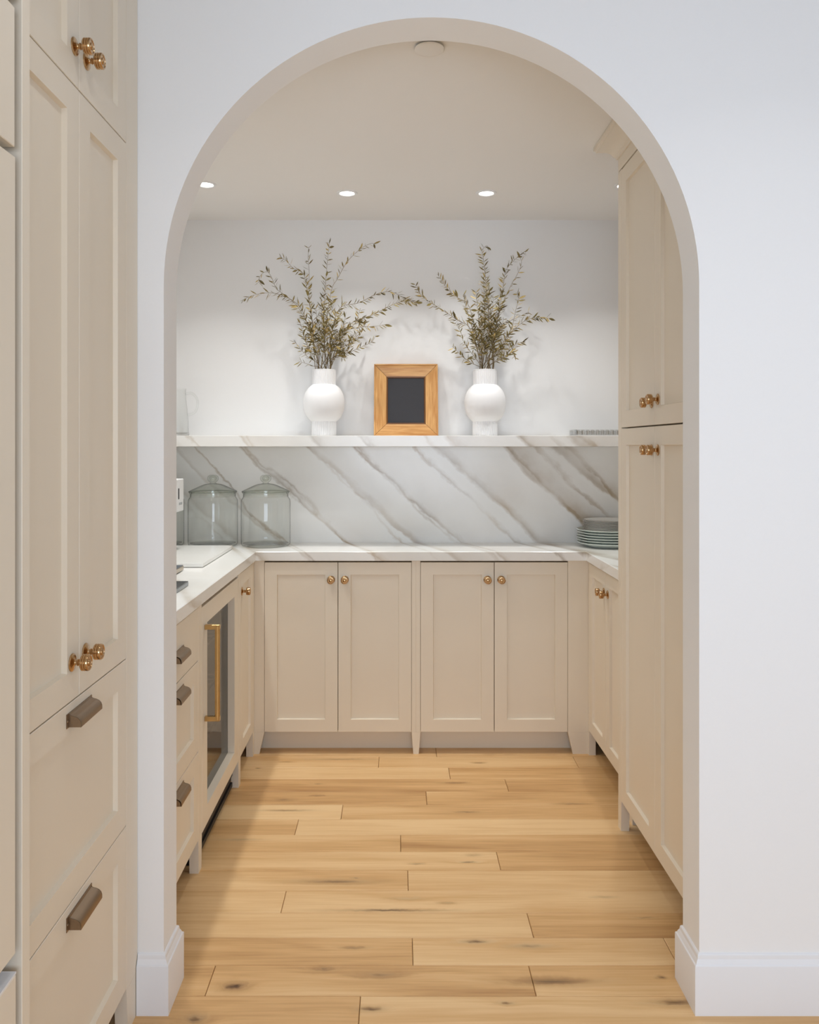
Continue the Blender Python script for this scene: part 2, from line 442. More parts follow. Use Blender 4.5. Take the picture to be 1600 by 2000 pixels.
def slab(name, x0, x1, y0, y1, z0, z1, mat, label):
    return tag(MB().box(x0, x1, y0, y1, z0, z1).build(name, mat), label, None, None, 'structure')
slab('wall_back', XL-.1, XR+.1, YB, YB+.1, -.1, ZC+.05, M['wall'], 'white end wall of the pantry behind the vases')
wl = MB()
wl.box(XL-.1, XL, .10, YB, -.1, ZK+.1).box(XL-.1, XL, KY0, -1.50, -.1, ZK+.1).box(XL-.1, XL, -1.50, .10, -.1, .8).box(XL-.1, XL, -1.50, .10, 2.10, ZK+.1)  # opening added for the left fill lamp
tag(wl.build('wall_left', M['wall']), 'white side wall behind the drawers and jars', None, None, 'structure')
slab('wall_right', XR, XR+.1, WB, YB, -.1, ZC+.05, M['wall'], 'white pantry wall behind the tall cabinet')
wk = MB()
wk.box(KX1, KX1+.1, .60, WB, -.1, ZK+.1).box(KX1, KX1+.1, KY0, -1.50, -.1, ZK+.1).box(KX1, KX1+.1, -1.50, .60, -.1, .8).box(KX1, KX1+.1, -1.50, .60, 2.10, ZK+.1)  # opening added for the right fill lamp
tag(wk.build('wall_kitchen_side', M['wall']), 'white kitchen side wall', None, None, 'structure')
slab('ceiling', XL-.1, XR+.1, WB, YB+.1, ZC, ZC+.1, M['ceil'], 'off-white pantry ceiling with recessed lights')
slab('ceiling_kitchen', XL-.1, KX1+.1, KY0-.1, WF, ZK, ZK+.1, M['ceil_kitchen'], 'unseen kitchen ceiling, greyed to dim the upper wall')
# wall behind the camera with its wide window
wb = MB()
wx0, wx1, wz0, wz1 = -1.2, 1.10, .78, 1.92
wb.box(XL-.1, wx0, KY0-.1, KY0, -.1, ZK+.1).box(wx1, KX1+.1, KY0-.1, KY0, -.1, ZK+.1)
wb.box(wx0, wx1, KY0-.1, KY0, -.1, wz0).box(wx0, wx1, KY0-.1, KY0, wz1, ZK+.1)
tag(wb.build('wall_rear', M['wall']), 'white kitchen wall with the wide window', None, None, 'structure')
wf = MB()
for x in (wx0, (wx0+wx1)/2-.03, wx1-.06): wf.box(x, x+.06, KY0-.08, KY0-.02, wz0, wz1)
wf.box(wx0, wx1, KY0-.08, KY0-.02, wz0, wz0+.06).box(wx0, wx1, KY0-.08, KY0-.02, wz1-.06, wz1)
tag(wf.build('window_1', M['trim']), 'white framed kitchen window', None, None, 'structure')

# floor: base slab below and one object per board on top
floor = slab('floor', XL-.1, KX1+.1, KY0-.1, YB+.1, -.10, -.012, M['carcass'], 'wide plank oak floor running across the room')
PW, P0 = .1226, 2.068
JOINTS = {-1: [702], 0: [411, 1040], 1: [806, 1310], 2: [1036], 3: [554], 4: [797], 5: [974], 6: [], 7: [], 8: [668],
          9: [833], 10: [990], 11: [878], 12: [740, 1125], 13: [852]}
rng = random.Random(5)
def plank(x0, x1, y0, y1):
    g, b = .0007, .0016
    x0 += g; x1 -= g; y0 += g; y1 -= g
    cx, cy = (x0+x1)/2, (y0+y1)/2
    m = MB(); hx, hy = (x1-x0)/2, (y1-y0)/2
    ring = lambda i, z: [(-hx+i, -hy+i, z), (hx-i, -hy+i, z), (hx-i, hy-i, z), (-hx+i, hy-i, z)]
    m.loft([ring(0, -.012), ring(0, -b), ring(b, 0)], True, True, True)
    kn = [k for k in KNOTS if x0 - .12 < k[0] < x1 + .12 and y0 < k[1] < y1]
    m.build('plank', wood_floor('oak board with knots', kn) if kn else M['floor'], floor, loc=(cx, cy, 0))
for k in range(-30, 17):
    y0 = P0 + k*PW; y1 = y0 + PW
    if k in JOINTS:
        xs = sorted((j - CX)*(y0+y1)/2/F for j in JOINTS[k])
        if not xs: xs = [rng.choice((-1.2, 1.35))]
    else:
        xs = [rng.uniform(-.6, .6)]
    while xs[0] > XL + .4: xs.insert(0, xs[0] - rng.uniform(1.3, 1.9))
    x_end = KX1 if y1 < WB - .05 else XR
    while xs[-1] < x_end - .4: xs.append(xs[-1] + rng.uniform(1.3, 1.9))
    xs = [max(XL, min(x, x_end)) for x in xs]
    if xs[0] > XL: xs.insert(0, XL)
    if xs[-1] < x_end: xs.append(x_end)
    for a, c in zip(xs, xs[1:]):
        if c - a > .02: plank(a, c, y0, min(y1, YB))

def sweep(path, prof, name, mat, parent=None):
    """path: xy points; profile (offset to the right of travel, z); mitred corners"""
    P = [Vector(p) for p in path]; rings = []
    for i, p in enumerate(P):
        d0 = (p - P[i-1]).normalized() if i else None
        d1 = (P[i+1] - p).normalized() if i < len(P)-1 else None
        nrm = lambda d: Vector((d.y, -d.x))
        if d0 is None: o = nrm(d1)
        elif d1 is None: o = nrm(d0)
        else:
            s = nrm(d0) + nrm(d1); o = s * (2 / s.length_squared) if s.length_squared > 1e-6 else nrm(d0)
        rings.append([(p.x + o.x*q, p.y + o.y*q, z) for q, z in prof])
    return MB().loft(rings, True, True, True).build(name, mat, parent, True, 25)
BASEP = [(0, 0), (.0155, 0), (.0155, .118), (.0145, .1205), (.0115, .1225), (.0095, .128), (.0065, .133), (.0062, .1375), (.0052, .1415), (.002, .1445), (0, .1450)]
tag(sweep([(-.6355, WF), (OXL, WF), (OXL, WB), (OXL - .055, WB)], BASEP, 'baseboard_left', M['trim']), 'white baseboard wrapping the arch jamb beside the left tall cabinet', None, None, 'structure')
tag(sweep([(OXR + .20, WB), (OXR, WB), (OXR, WF), (KX1, WF)], BASEP, 'baseboard_right', M['trim']), 'white baseboard along the right side of the arch', None, None, 'structure')

# ------------------------------------------------------------------ hardware
def knob_mesh():
    prof = [(0, 0), (.0178, 0), (.0178, .0016), (.0160, .0032), (.0120, .0042), (.0065, .0058), (.0050, .0080), (.0050, .0100), (.0068, .0115),
            (.0068, .0130), (.0050, .0145), (.0052, .0170), (.0090, .0186), (.0146, .0196), (.0162, .0212), (.0162, .0226), (.0148, .0238),
            (.0162, .0250), (.0162, .0272), (.0148, .0284), (.0162, .0296), (.0162, .0330), (.0150, .0350), (.0128, .0352), (.0118, .0338),
            (.0070, .0338), (.0062, .0356), (.0035, .0366), (.0001, .0368)]
    return MB().lathe(prof, 24, 'y').mesh('knob', M['bronze'], True, 40)
KNOB = knob_mesh()
def add_knob(parent, x, z):
    o = bpy.data.objects.new('knob', KNOB); COL.objects.link(o); o.parent = parent; o.location = (x, 0, z)
    return o

def pull_mesh(hw=.057):
    prof = [(.0015, .0140), (.0030, .0138), (.0042, .0112), (.0080, .0092), (.0140, .0078), (.0195, .0052), (.0235, .0010), (.0255, -.0045), (.0258, -.0125)]
    inner = [(p - .0018 if i > 1 else .0012, z - .0016 if i else z) for i, (p, z) in enumerate(prof)]
    inner[-1] = (prof[-1][0] - .0018, prof[-1][1])
    loop = prof + inner[::-1]
    b = MB()
    rings = [[(x, -p, z) for p, z in loop] for x in (-hw, hw)]
    b.loft(rings, True, True, True)
    for x0, x1 in ((-hw, -hw+.0018), (hw-.0018, hw)):          # closed ends
        outl = [(0, .0135), *[(p, z) for p, z in prof[1:]], (0, -.0125)]
        b.loft([[(x, -p, z) for p, z in outl] for x in (x0, x1)], True, True, True)
    b.box(-hw-.008, hw+.008, -.0016, 0, -.0135, .0140)
    for x in (-hw-.004, hw+.004):
        n = len(b.v); bm = bmesh.new()
        bmesh.ops.create_cone(bm, cap_ends=True, segments=10, radius1=.0030, radius2=.0022, depth=.0016,
                              matrix=Matrix.Translation((x, -.0022, 0)) @ Matrix.Rotation(R(90), 4, 'X'))
        b.add_bm(bm)
    return b.mesh('pull', M['cup'], True, 30)
PULL = pull_mesh()
def add_pull(parent, x, z):
    o = bpy.data.objects.new('pull', PULL); COL.objects.link(o); o.parent = parent; o.location = (x, 0, z)
    return o

# ------------------------------------------------------------------ cabinets (local: x along the front, y into the cabinet, z up)
def shaker(w, h, st=.058, rec=.0105, t=.02, hole=False, rail=None):
    b = MB(); e = .0012; rl = rail or st
    def ring(i, y, j=None):
        j = i if j is None else j
        return [(i, y, j), (w-i, y, j), (w-i, y, h-j), (i, y, h-j)]
    rings = [ring(0, t), ring(0, e), ring(e, 0), ring(st, 0, rl), ring(st+.0022, rec, rl+.0022)]
    if hole: rings.append(ring(st+.0022, t+.006, rl+.0022))
    b.loft(rings, True, not hole, not hole)
    return b
def flat_front(w, h, t=.02):
    b = MB(); e = .0012
    ring = lambda i, y: [(i, y, i), (w-i, y, i), (w-i, y, h-i), (i, y, h-i)]
    return b.loft([ring(0, t), ring(0, e), ring(e, 0)], True, True, True)

G = .0013
def door(cab, x0, x1, z0, z1, knob=None, name='door', st=.058):
    d = shaker(x1-x0-2*G, z1-z0-2*G, st).build(name, M['cream'], cab, loc=(x0+G, 0, z0+G))
    if knob: add_knob(d, knob[0]-x0-G, knob[1]-z0-G)
    return d
def drawer(cab, x0, x1, z0, z1, pullz, flat=False, st=.058):
    w, h = x1-x0-2*G, z1-z0-2*G
    d = (flat_front(w, h) if flat else shaker(w, h, st)).build('drawer', M['cream'], cab, loc=(x0+G, 0, z0+G))
    add_pull(d, w/2, pullz-z0-G)
    return d
def stile(cab, x0, x1, top, leg=True, tl=0.0, tr=0.0, kz=.105, depth=.030, name='stile'):
    MB().box(x0, x1, 0, depth, kz if leg else 0, top, .0008).build(name, M['cream'], cab)
    if leg:
        r = lambda a, c, z: [(a, 0, z), (c, 0, z), (c, depth, z), (a, depth, z)]
        MB().loft([r(x0+tl, x1-tr, 0), r(x0+tl*.9, x1-tr*.9, .012), r(x0, x1, kz)], True, True, True).build('leg', M['cream'], cab)
def carcass(cab, x0, x1, z0, z1, depth, y0=.0225):
    b = MB(); b.box(x0, x1, y0, depth, z0, z1)
    return b.build('carcass', M['carcass'], cab)

KZ = .108
# --- tall cabinet on the kitchen side, left
tx0 = 1.328
tall = empty('tall_cabinet', (-.637, tx0, 0), R(90), 'tall cream cabinet with bronze knobs and two drawers left of the arch', 'cabinet')
u = lambda y: y - tx0
TW = WF - tx0 - .001
e0, em, e1 = u(1.354), u(1.640), u(1.927)
stile(tall, 0, e0-.0005, ZK-.01, tr=.004)
stile(tall, e1+.0005, TW, ZK-.01, tl=.010)
carcass(tall, 0.002, TW-.002, KZ, ZK-.012, .60)
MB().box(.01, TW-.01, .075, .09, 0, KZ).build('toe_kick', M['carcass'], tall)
door(tall, e0, em, .888, 2.100, (em-.036, .964)); door(tall, em, e1, .888, 2.100, (em+.032, .968))
door(tall, e0, em, 2.100, ZK-.03, (em-.024, 2.176)); door(tall, em, e1, 2.100, ZK-.03, (em+.038, 2.176))
drawer(tall, e0, e1, .496, .888, .8565); drawer(tall, e0, e1, KZ+.002, .496, .4645)

# --- panelled refrigerator at the left edge
fx0 = .36
fr = empty('refrigerator', (-.595, fx0, 0), R(90), 'built-in refrigerator faced with cream panels at the left edge', 'refrigerator')
FW = 1.2765 - fx0
def slabfront(name, par, x0, x1, z0, z1, y0=0, t=.022, mat='cream'):
    return flat_front(x1-x0, z1-z0, t).build(name, M[mat], par, loc=(x0, y0, z0))
slabfront('door_panel', fr, 0, FW, .597, 1.838); slabfront('upper_panel', fr, 0, FW-.002, 1.853, 2.070)
slabfront('top_panel', fr, 0, FW, 2.085, ZK-.01); slabfront('drawer_panel', fr, 0, FW+.002, .11, .563)
MB().box(0, FW, .024, .62, .1, ZK-.012).build('body', M['grey_frame'], fr)
MB().box(.0, FW, .06, .075, 0, .1).build('toe_kick', M['carcass'], fr)
MB().box(0.02, FW+.004, .0006, .0238, .5635, .5665).build('drawer_lip', M['trim'], fr)
ep = MB().box(FW+.0225, 1.3265-fx0, -.0, .62, 0, ZK-.012, .0008).build('end_panel', M['cream'], fr)

# --- left run under the counter
CT = .8725                 # underside of the counter
FX = -.645
dw0 = WB + .004
drawers = empty('drawer_cabinet', (FX, dw0, 0), R(90), 'cream base cabinet with three drawers and bronze cup pulls behind the arch jamb', 'cabinet')
u = lambda y: y - dw0
stile(drawers, 0, u(2.158), CT, tl=0.0); stile(drawers, u(2.656), u(2.704), CT, tl=.004, tr=.006)
carcass(drawers, .002, u(2.702), KZ, CT-.001, .60)
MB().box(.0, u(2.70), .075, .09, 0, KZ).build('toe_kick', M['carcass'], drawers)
drawer(drawers, u(2.158), u(2.656), .693, .866, .775, True)
drawer(drawers, u(2.158), u(2.656), .398, .693, .657); drawer(drawers, u(2.158), u(2.656), KZ, .398, .366)

c0 = 2.705
cooler = empty('beverage_cooler', (FX, c0, 0), R(90), 'under-counter beverage cooler with glass door and vertical brass handle', 'cooler')
CW = 3.324 - c0
cd = shaker(CW-.004, .855-KZ, .074, .026, .026, True, .064).build('door', M['cream'], cooler, loc=(.002, 0, KZ))
ow, oh = CW-.004, .855-KZ
gb = MB()
ring = lambda i, j, y: [(i, y, j), (ow-i, y, j), (ow-i, y, oh-j), (i, y, oh-j)]
gb.loft([ring(.0765, .0665, .0275), ring(.108, .096, .0275), ring(.108, .096, .034), ring(.0765, .0665, .034), ring(.0765, .0665, .0275)], True)
gb.build('glass_border', M['grey_frame'], cd)
MB().box(.0765, ow-.0765, .0262, .0266, .0665, oh-.0665).build('glass_pane', M['pane'], cd)
hb = MB()
hx, hz0, hz1, hp = .040, .467-KZ, .790-KZ, -.042
hb.tube([Vector((hx, hp, hz0+.004)), Vector((hx, hp, hz1-.004))], .0088, 16)
for z in (hz0, hz1-.016):
    hb.box(hx-.008, hx+.008, hp-.009, 0, z, z+.016, .0012)
hb.build('handle', M['gold'], cd, True, 35)
body = MB()
body.box(.005, .03, .036, .56, .10, .852).box(CW-.03, CW-.005, .036, .56, .10, .852).box(.03, CW-.03, .54, .56, .10, .852)
body.box(.03, CW-.03, .036, .54, .10, .125).box(.03, CW-.03, .036, .54, .83, .852)
body.build('body', M['steel_dark'], cooler)
for z in (.30, .47, .64):
    sb = MB()
    for k in range(9): sb.box(.035+k*(CW-.076)/8, .041+k*(CW-.076)/8, .07, .53, z, z+.006)
    sb.box(.032, CW-.032, .066, .074, z-.004, z+.008)
    sb.build('wire_shelf', M['tan_metal'], cooler)
gr = MB()
for k in range(4): gr.box(.01, CW-.01, .022+.006*(k % 2), .04, .012+.022*k, .029+.022*k)
gr.box(.006, CW-.006, .04, .06, 0, .10)
gr.build('vent_grille', M['dark'], cooler)

n0 = 3.325
narrow = empty('narrow_cabinet', (FX, n0, 0), R(90), 'narrow cream cabinet with one knob between cooler and corner', 'cabinet')
u = lambda y: y - n0
stile(narrow, 0, u(3.372), CT, tl=.004, tr=.004); stile(narrow, u(3.661), u(3.693), CT, tl=.0)
carcass(narrow, .004, u(3.693), KZ, CT-.001, .60)
MB().box(.05, u(3.69), .075, .09, 0, KZ).build('toe_kick', M['carcass'], narrow)
door(narrow, u(3.372), u(3.661), KZ, .866, (u(3.400), .786), st=.055)

# --- end wall run: two cabinets with a post between
BY = 3.695
bx = lambda p: (p - CX)*BY/F
def back_cab(label, x0, x1, posts, doors):
    c = empty('base_cabinet', (x0, BY, 0), 0, label, 'cabinet', 'two-door cabinets on the end wall')
    for a, d, tl, tr in posts: stile(c, a-x0, d-x0, CT, tl=tl, tr=tr, kz=.098, depth=.022, name='post')
    carcass(c, .003, x1-x0-.003, .10, CT-.008, YB-BY-.01)
    a, m, d = doors
    door(c, a-x0, m-x0, .098, .8655, (m-x0-.031, .7865), st=.056); door(c, m-x0, d-x0, .098, .8655, (m-x0+.031, .7865), st=.056)
    MB().box(a-x0-.03, d-x0+.03, .075, .09, 0, .0995).build('toe_kick', M['cream'], c)
    return c
xa, xm = bx(499.5) - .03, bx(812.5)
back_cab('cream two-door base cabinet below the black framed board, nearer the cooler', xa, xm,
         [(xa, bx(516.3), 0, .022), (bx(804.3), xm, .007, 0)], (bx(516.3), bx(660.2), bx(804.3)))
back_cab('cream two-door base cabinet with a wide filler beside the right corner', xm, bx(1148) + .03,
         [(xm, bx(821.2), 0, .007), (bx(1109.5), bx(1148) + .03, .022, 0)], (bx(821.2), bx(965.6), bx(1109.5)))

# --- right run
RX = .862
rb = empty('base_cabinet', (RX, 3.694, 0), R(-90), 'cream two-door base cabinet beneath the plates against the tall cabinet', 'cabinet')
u = lambda y: 3.694 - y
stile(rb, 0, u(3.680), CT, depth=.030, tr=.0); stile(rb, u(3.088), u(3.000), CT, depth=.03, tl=.01)
carcass(rb, .002, u(2.998), KZ, CT-.002, .58)
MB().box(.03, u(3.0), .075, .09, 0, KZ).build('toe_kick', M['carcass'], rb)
door(rb, u(3.680), u(3.384), KZ, .866, (u(3.384)-.031, .780), st=.055); door(rb, u(3.384), u(3.088), KZ, .866, (u(3.384)+.031, .780), st=.055)

TX = .807
rt = empty('tall_cabinet', (TX, 2.99, 0), R(-90), 'tall cream pantry cabinet with crown moulding on the right', 'cabinet')
u = lambda y: 2.99 - y
TL = u(WB + .004)
zf = 2.385
stile(rt, 0, u(2.948), zf, tl=.0, tr=.006); stile(rt, u(2.188), TL, zf, tl=.006)
carcass(rt, .0, TL-.002, KZ, zf, .64)
MB().box(.05, TL, .075, .09, 0, KZ).build('toe_kick', M['carcass'], rt)
door(rt, u(2.948), u(2.567), KZ, 1.4515, (u(2.567)-.031, 1.376)); door(rt, u(2.567), u(2.188), KZ, 1.4515, (u(2.567)+.031, 1.376))
door(rt, u(2.948), u(2.567), 1.4535, zf-.001, (u(2.567)-.031, 1.526)); door(rt, u(2.567), u(2.188), 1.4535, zf-.001, (u(2.567)+.031, 1.533))
MB().box(0, TL, 0, .64, zf+.003, ZC-.001).build('frieze', M['cream'], rt)
CROWN = [(-.002, 2.434), (.006, 2.434), (.008, 2.441), (.014, 2.444), (.017, 2.452), (.025, 2.463), (.038, 2.472), (.056, 2.478), (.066, 2.481), (.067, 2.488), (.073, 2.490), (.073, 2.502), (-.002, 2.502)]
cr = sweep([(.64, 0), (0, 0), (TL, 0)][::1], [(-q, z) for q, z in CROWN][::1], 'crown_moulding', M['cream'], rt)
# path runs along the far end (+y to front) then along the front: outward is negative local x and negative local y
me = cr.data; bpy.data.objects.remove(cr); bpy.data.meshes.remove(me)
rings = []
for (x, y, ox, oy) in ((0, .60, -1, 0), (0, 0, -1, -1), (TL, 0, 0, -1)):
    rings.append([(x + ox*q, y + oy*q, z) for q, z in CROWN])
MB().loft(rings, True, True, True).build('crown_moulding', M['cream'], rt, True, 25)

# ------------------------------------------------------------------ stone
def poly_slab(pts, z0, z1, e=.002):
    bm = bmesh.new()
    vs = [bm.verts.new((x, y, z1)) for x, y in pts]; f = bm.faces.new(vs)
    bmesh.ops.recalc_face_normals(bm, faces=[f])
    if f.normal.z < 0: f.normal_flip()
    ret = bmesh.ops.extrude_face_region(bm, geom=[f])
    for v in [g for g in ret['geom'] if isinstance(g, bmesh.types.BMVert)]: v.co.z = z0
    bmesh.ops.recalc_face_normals(bm, faces=bm.faces[:])
    if e: bmesh.ops.bevel(bm, geom=[ed for ed in bm.edges], offset=e, segments=1, affect='EDGES')
    return MB().add_bm(bm)
CL, CR, CB, ZT = -.634, .8475, 3.675, .915
ct = poly_slab([(XL+.001, WB+.002), (CL, WB+.002), (CL, CB), (CR, CB), (CR, 2.992), (XR-.001, 2.992), (XR-.001, YB-.021), (XL+.001, YB-.021)], CT+.0005, ZT)
tag(ct.build('countertop', M['marble']), 'U-shaped veined marble countertop along three walls', 'countertop')
ZS0, ZS1, SY = 1.3865, 1.437, 3.79
tag(MB().box(XL+.001, XR-.001, YB-.02, YB-.0005, CT+.001, ZS0-.0005).build('backsplash', M['marble']), 'white marble backsplash with diagonal taupe veins under the shelf', 'backsplash')
tag(MB().box(XL+.001, XR-.001, SY, YB-.0005, ZS0, ZS1, .0012).build('floating_shelf', M['marble']), 'long thick marble shelf carrying the vases and framed board', 'shelf')

# ------------------------------------------------------------------ recessed lights and ceiling cover
def downlight(x, d, label, z=ZC, pw=SPOT_POWER, col=SPOT_COLOR, spr=SPOT_SPREAD, grp='recessed pantry lights'):
    t = empty('recessed_light', (x, d, z), 0, label, 'light', grp)
    MB().lathe([(.031, .0), (.031, -.0015), (.034, -.004), (.045, -.0035), (.0465, -.001), (.0465, 0)], 32).build('trim_ring', M['plastic'], t, True, 40)
    MB().lathe([(.0005, -.0012), (.0315, -.0012), (.0315, -.0002), (.0005, -.0002)], 28).build('lens', M['lens'], t)
    ld = bpy.data.lights.new('downlight', 'AREA'); ld.shape = 'DISK'; ld.size = .06; ld.energy = pw; ld.color = col; ld.spread = R(spr)
    lo = bpy.data.objects.new('downlight', ld); COL.objects.link(lo); lo.parent = t; lo.location = (0, 0, -.008)
for lx, ly, lab in ((250, 150, 'nearest recessed fill light, added unseen behind the arch wall'), (341, 274, 'middle recessed fill light, added unseen behind the arch wall'), (402, 360, 'small recessed ceiling light touching the left curve of the arch'), (678, 377, 'recessed ceiling light above the vase nearer the jars'),  # first two are unseen, added to brighten the right cabinet and floor
                    (950, 377, 'recessed ceiling light above the vase nearer the plates'), (1221, 362, 'recessed ceiling light half hidden by the tall cabinet')):
    d = (ZC - H)*F/(CY - ly); downlight((lx - CX)*d/F, d, lab)
for kx, lab in ((-.12, 'kitchen recessed light before the left tall cabinet'), (.95, 'kitchen recessed light before the arch'), (2.0, 'kitchen recessed light before the plain wall')):
    downlight(kx, 1.25, lab, ZK, K_POWER, K_COLOR, K_SPREAD, 'recessed kitchen lights')
dc = (ZC - H)*F/(CY - 91)
sc_ = empty('ceiling_cover', ((838.5 - CX)*dc/F, dc, ZC), 0, 'flat round white cover disc on the ceiling near the arch top', 'cover plate')
MB().lathe([(.0005, -.010), (.038, -.010), (.0412, -.0085), (.0412, -.006), (.0005, -.006)], 40).build('disc', M['ceil'], sc_, True, 40)
MB().lathe([(.0005, -.006), (.024, -.006), (.024, -.0005), (.0005, -.0005)], 24).build('collar', M['steel_dark'], sc_)

# ------------------------------------------------------------------ jars
def jar(x, d, label):
    j = empty('glass_jar', (x, d, ZT), 0, label, 'jar', 'lidded glass jars')
    MB().lathe([(.0005, .006), (.060, .005), (.088, .002), (.102, 0), (.1125, .004), (.1165, .012), (.117, .03), (.117, .205), (.1155, .219), (.110, .228),
                (.1065, .2325), (.1055, .237), (.1055, .248)], 56).build('body', M['glass'], j, True, 60)
    MB().lathe([(.0005, .012), (.095, .010), (.108, .014)], 48).build('base', M['glass_thick'], j, True, 60, label='thick glass bottom')
    MB().lathe([(.1062, .2335), (.1068, .236), (.1066, .2475), (.1095, .2505), (.1095, .2525), (.1055, .2530)], 56).build('rim', M['glass_thick'], j, True, 60)
    lid = MB().lathe([(.101, .246), (.101, .2545), (.1115, .256), (.1125, .259), (.109, .262), (.085, .273), (.055, .287), (.036, .2935), (.020, .2955), (.014, .298)], 56).build('lid', M['glass_thick'], j, True, 60)
    MB().lathe([(.1085, .2545), (.1128, .2552), (.1136, .2580), (.1120, .2602), (.1085, .2605)], 56).build('brim', M['glass_edge'], lid, True, 60)
    MB().lathe([(.014, .298), (.0135, .302), (.020, .306), (.0255, .313), (.0265, .322), (.0235, .331), (.015, .336), (.0005, .337), (.011, .331), (.018, .322), (.012, .310), (.0005, .306)], 32).build('lid_knob', M['glass_thick'], lid, True, 60)
jar(-.6256, 3.898, 'lidded glass jar nearest the middle of the backsplash'); jar(-.877, 3.898, 'lidded glass jar standing between two others'); jar(-1.134, 3.898, 'glass jar half hidden behind the arch jamb and white machine')

# ------------------------------------------------------------------ things on the left counter
tag(MB().box(-1.26, -.757, 3.19, 3.765, ZT+.002, ZT+.0175, .001).build('marble_board', M['marble']), 'white marble board lying on the counter before the jars', 'board')
for o in [bpy.data.objects['marble_board']]:
    for (x, y) in ((-.80, 3.24), (-.80, 3.71), (-1.2, 3.24), (-1.2, 3.71)):
        MB().lathe([(.0005, 0), (.012, 0), (.012, .0021), (.0005, .0021)], 12).build('foot', M['dark'], o, loc=(x, y, ZT))
mz = ZT + .0175
cm = empty('coffee_machine', (-1.13, 3.46, mz), 0, 'white coffee machine head jutting out from behind the arch jamb', 'coffee machine')
MB().box(-.12, -.01, -.16, .176, 0, .315, .004).build('body', M['plastic'], cm)
MB().box(-.01, .182, -.16, .176, 1.103-mz, 1.245-mz, .003).build('head', M['plastic'], cm)
MB().box(-.01, .125, -.15, .16, 0, .022, .002).build('drip_tray', M['tan_metal'], cm)
MB().box(.1815, .1830, .085, .100, 1.158-mz, 1.205-mz).build('display', M['ink'], cm)
for k in range(4): MB().box(.1815, .1824, .100+.014*k, .108+.014*k, 1.132-mz, 1.143-mz).build('printed_mark', M['grey_frame'], cm)
gt = empty('kitchen_scale', (-.90, 2.98, ZT), 0, 'dark flat slab with a champagne metal edge before the marble board', 'kitchen scale')
MB().box(-.10, .088, -.135, .135, .003, .019, .0015).build('metal_base', M['tan_metal'], gt)
MB().box(-.098, .086, -.133, .133, .019, .0215).build('glass_top', M['slate'], gt)
bt = empty('tablet', (-.80, 2.645, ZT), 0, 'black flat tablet lying near the front edge of the counter', 'tablet')
MB().box(-.10, .092, -.13, .135, 0, .013, .002).build('case', M['grey_frame'], bt)
MB().box(-.099, .091, -.129, .134, .013, .0155).build('screen', M['blackglass'], bt)

# ------------------------------------------------------------------ plates
def plate_mesh(name, r, mat, t=.0034, hgt=.020):
    f = r*.62
    top = [(.0004, .0055), (f, .0055), (f*1.08, .0068), (r*.80, hgt*.62), (r*.97, hgt*.96), (r*.995, hgt)]
    bot = [(r, hgt-.0012), (r*.985, hgt-.0030), (r*.80, hgt*.62-t), (f*1.1, .0030), (f*1.04, 0), (f*.98, 0), (f*.96, .0020), (.0004, .0020)]
    return MB().lathe(top + bot, 48).mesh(name, mat, True, 45)
pl, ps = plate_mesh('dinner_plate', .142, M['plate'], .0040, .023), plate_mesh('side_plate', .112, M['smallplate'], .0030, .017)
prim = MB().lathe([(.1112, .0172), (.1124, .0168), (.1127, .0158), (.1120, .0148), (.1108, .0156), (.1112, .0172)], 48).mesh('rim_band', M['rim'], True, 50)
PXc, PYc = .992, 3.865
ordn = ('lowest', 'second', 'third', 'fourth', 'fifth', 'topmost')
for k in range(6):
    o = bpy.data.objects.new('dinner_plate', pl); COL.objects.link(o); o.location = (PXc + .0015*math.sin(k*2.1), PYc + .001*math.cos(k), ZT + .0005 + .0121*k)
    lab = {0: 'lowest pale green dinner plate resting on the counter', 5: 'topmost pale green dinner plate right under the small plates'}.get(k, 'pale green dinner plate, %s from the bottom of the large stack' % ordn[k])
    tag(o, lab, 'plate', 'large pale green plates')
zt = ZT + .0005 + .0121*5 + .0058
nums = ('', 'second', 'third', 'fourth', 'fifth', 'sixth', 'seventh', 'eighth', '')
for k in range(9):
    o = bpy.data.objects.new('side_plate', ps); COL.objects.link(o); o.location = (PXc + .001*math.sin(k*1.7), PYc, zt + .00555*k)
    rb_ = bpy.data.objects.new('rim_band', prim); COL.objects.link(rb_); rb_.parent = o; rb_['label'] = 'worn metallic rim band'
    lab = {0: 'lowest small china plate resting on the large plates', 8: 'topmost small china plate showing its white well'}.get(k, 'small shiny china plate, %s from the bottom of the small stack' % nums[k])
    tag(o, lab, 'plate', 'small china plates')

# ------------------------------------------------------------------ things on the shelf
VD = 3.925
def vase(x, label):
    v = empty('vase', (x, VD, ZS1), 0, label, 'vase', 'white vases with ribbed neck and foot')
    rib = lambda j, h: 1.0 if j % 4 in (0, 1) else .972
    S = 144
    MB().lathe([(.0005, .0005), (.0575, .0005), (.0592, .003), (.0592, .071)], S, 'z', lambda j, h: rib(j, h) if .002 < h else 1).build('ribbed_foot', M['ceramic'], v, True, 20)
    prof = []
    for i in range(33):
        a = R(-90) + R(180)*i/32; t = math.sin(a)
        half = (.087, .1016) if t > 0 else (.089, .1065)
        dz = t*half[0]
        prof.append((.0985*(1 - (abs(dz)/half[1])**2.2)**(1/2.2), .158 + dz))
    MB().lathe([(.03, .069)] + prof + [(.03, .247)], 56).build('round_body', M['ceramic'], v, True, 50)
    MB().lathe([(.0565, .244), (.0565, .313)], S, 'z', rib).lathe([(.0555, .313), (.0560, .3155), (.0545, .317), (.0520, .3165), (.0515, .312), (.0515, .246)], 48).build('ribbed_neck', M['ceramic'], v, True, 20)
    return v
V1X, V2X = (633.0 - CX)*VD/F, (947.5 - CX)*VD/F
vase(V1X, 'white vase with dried olive branches on the jar side of the framed board')
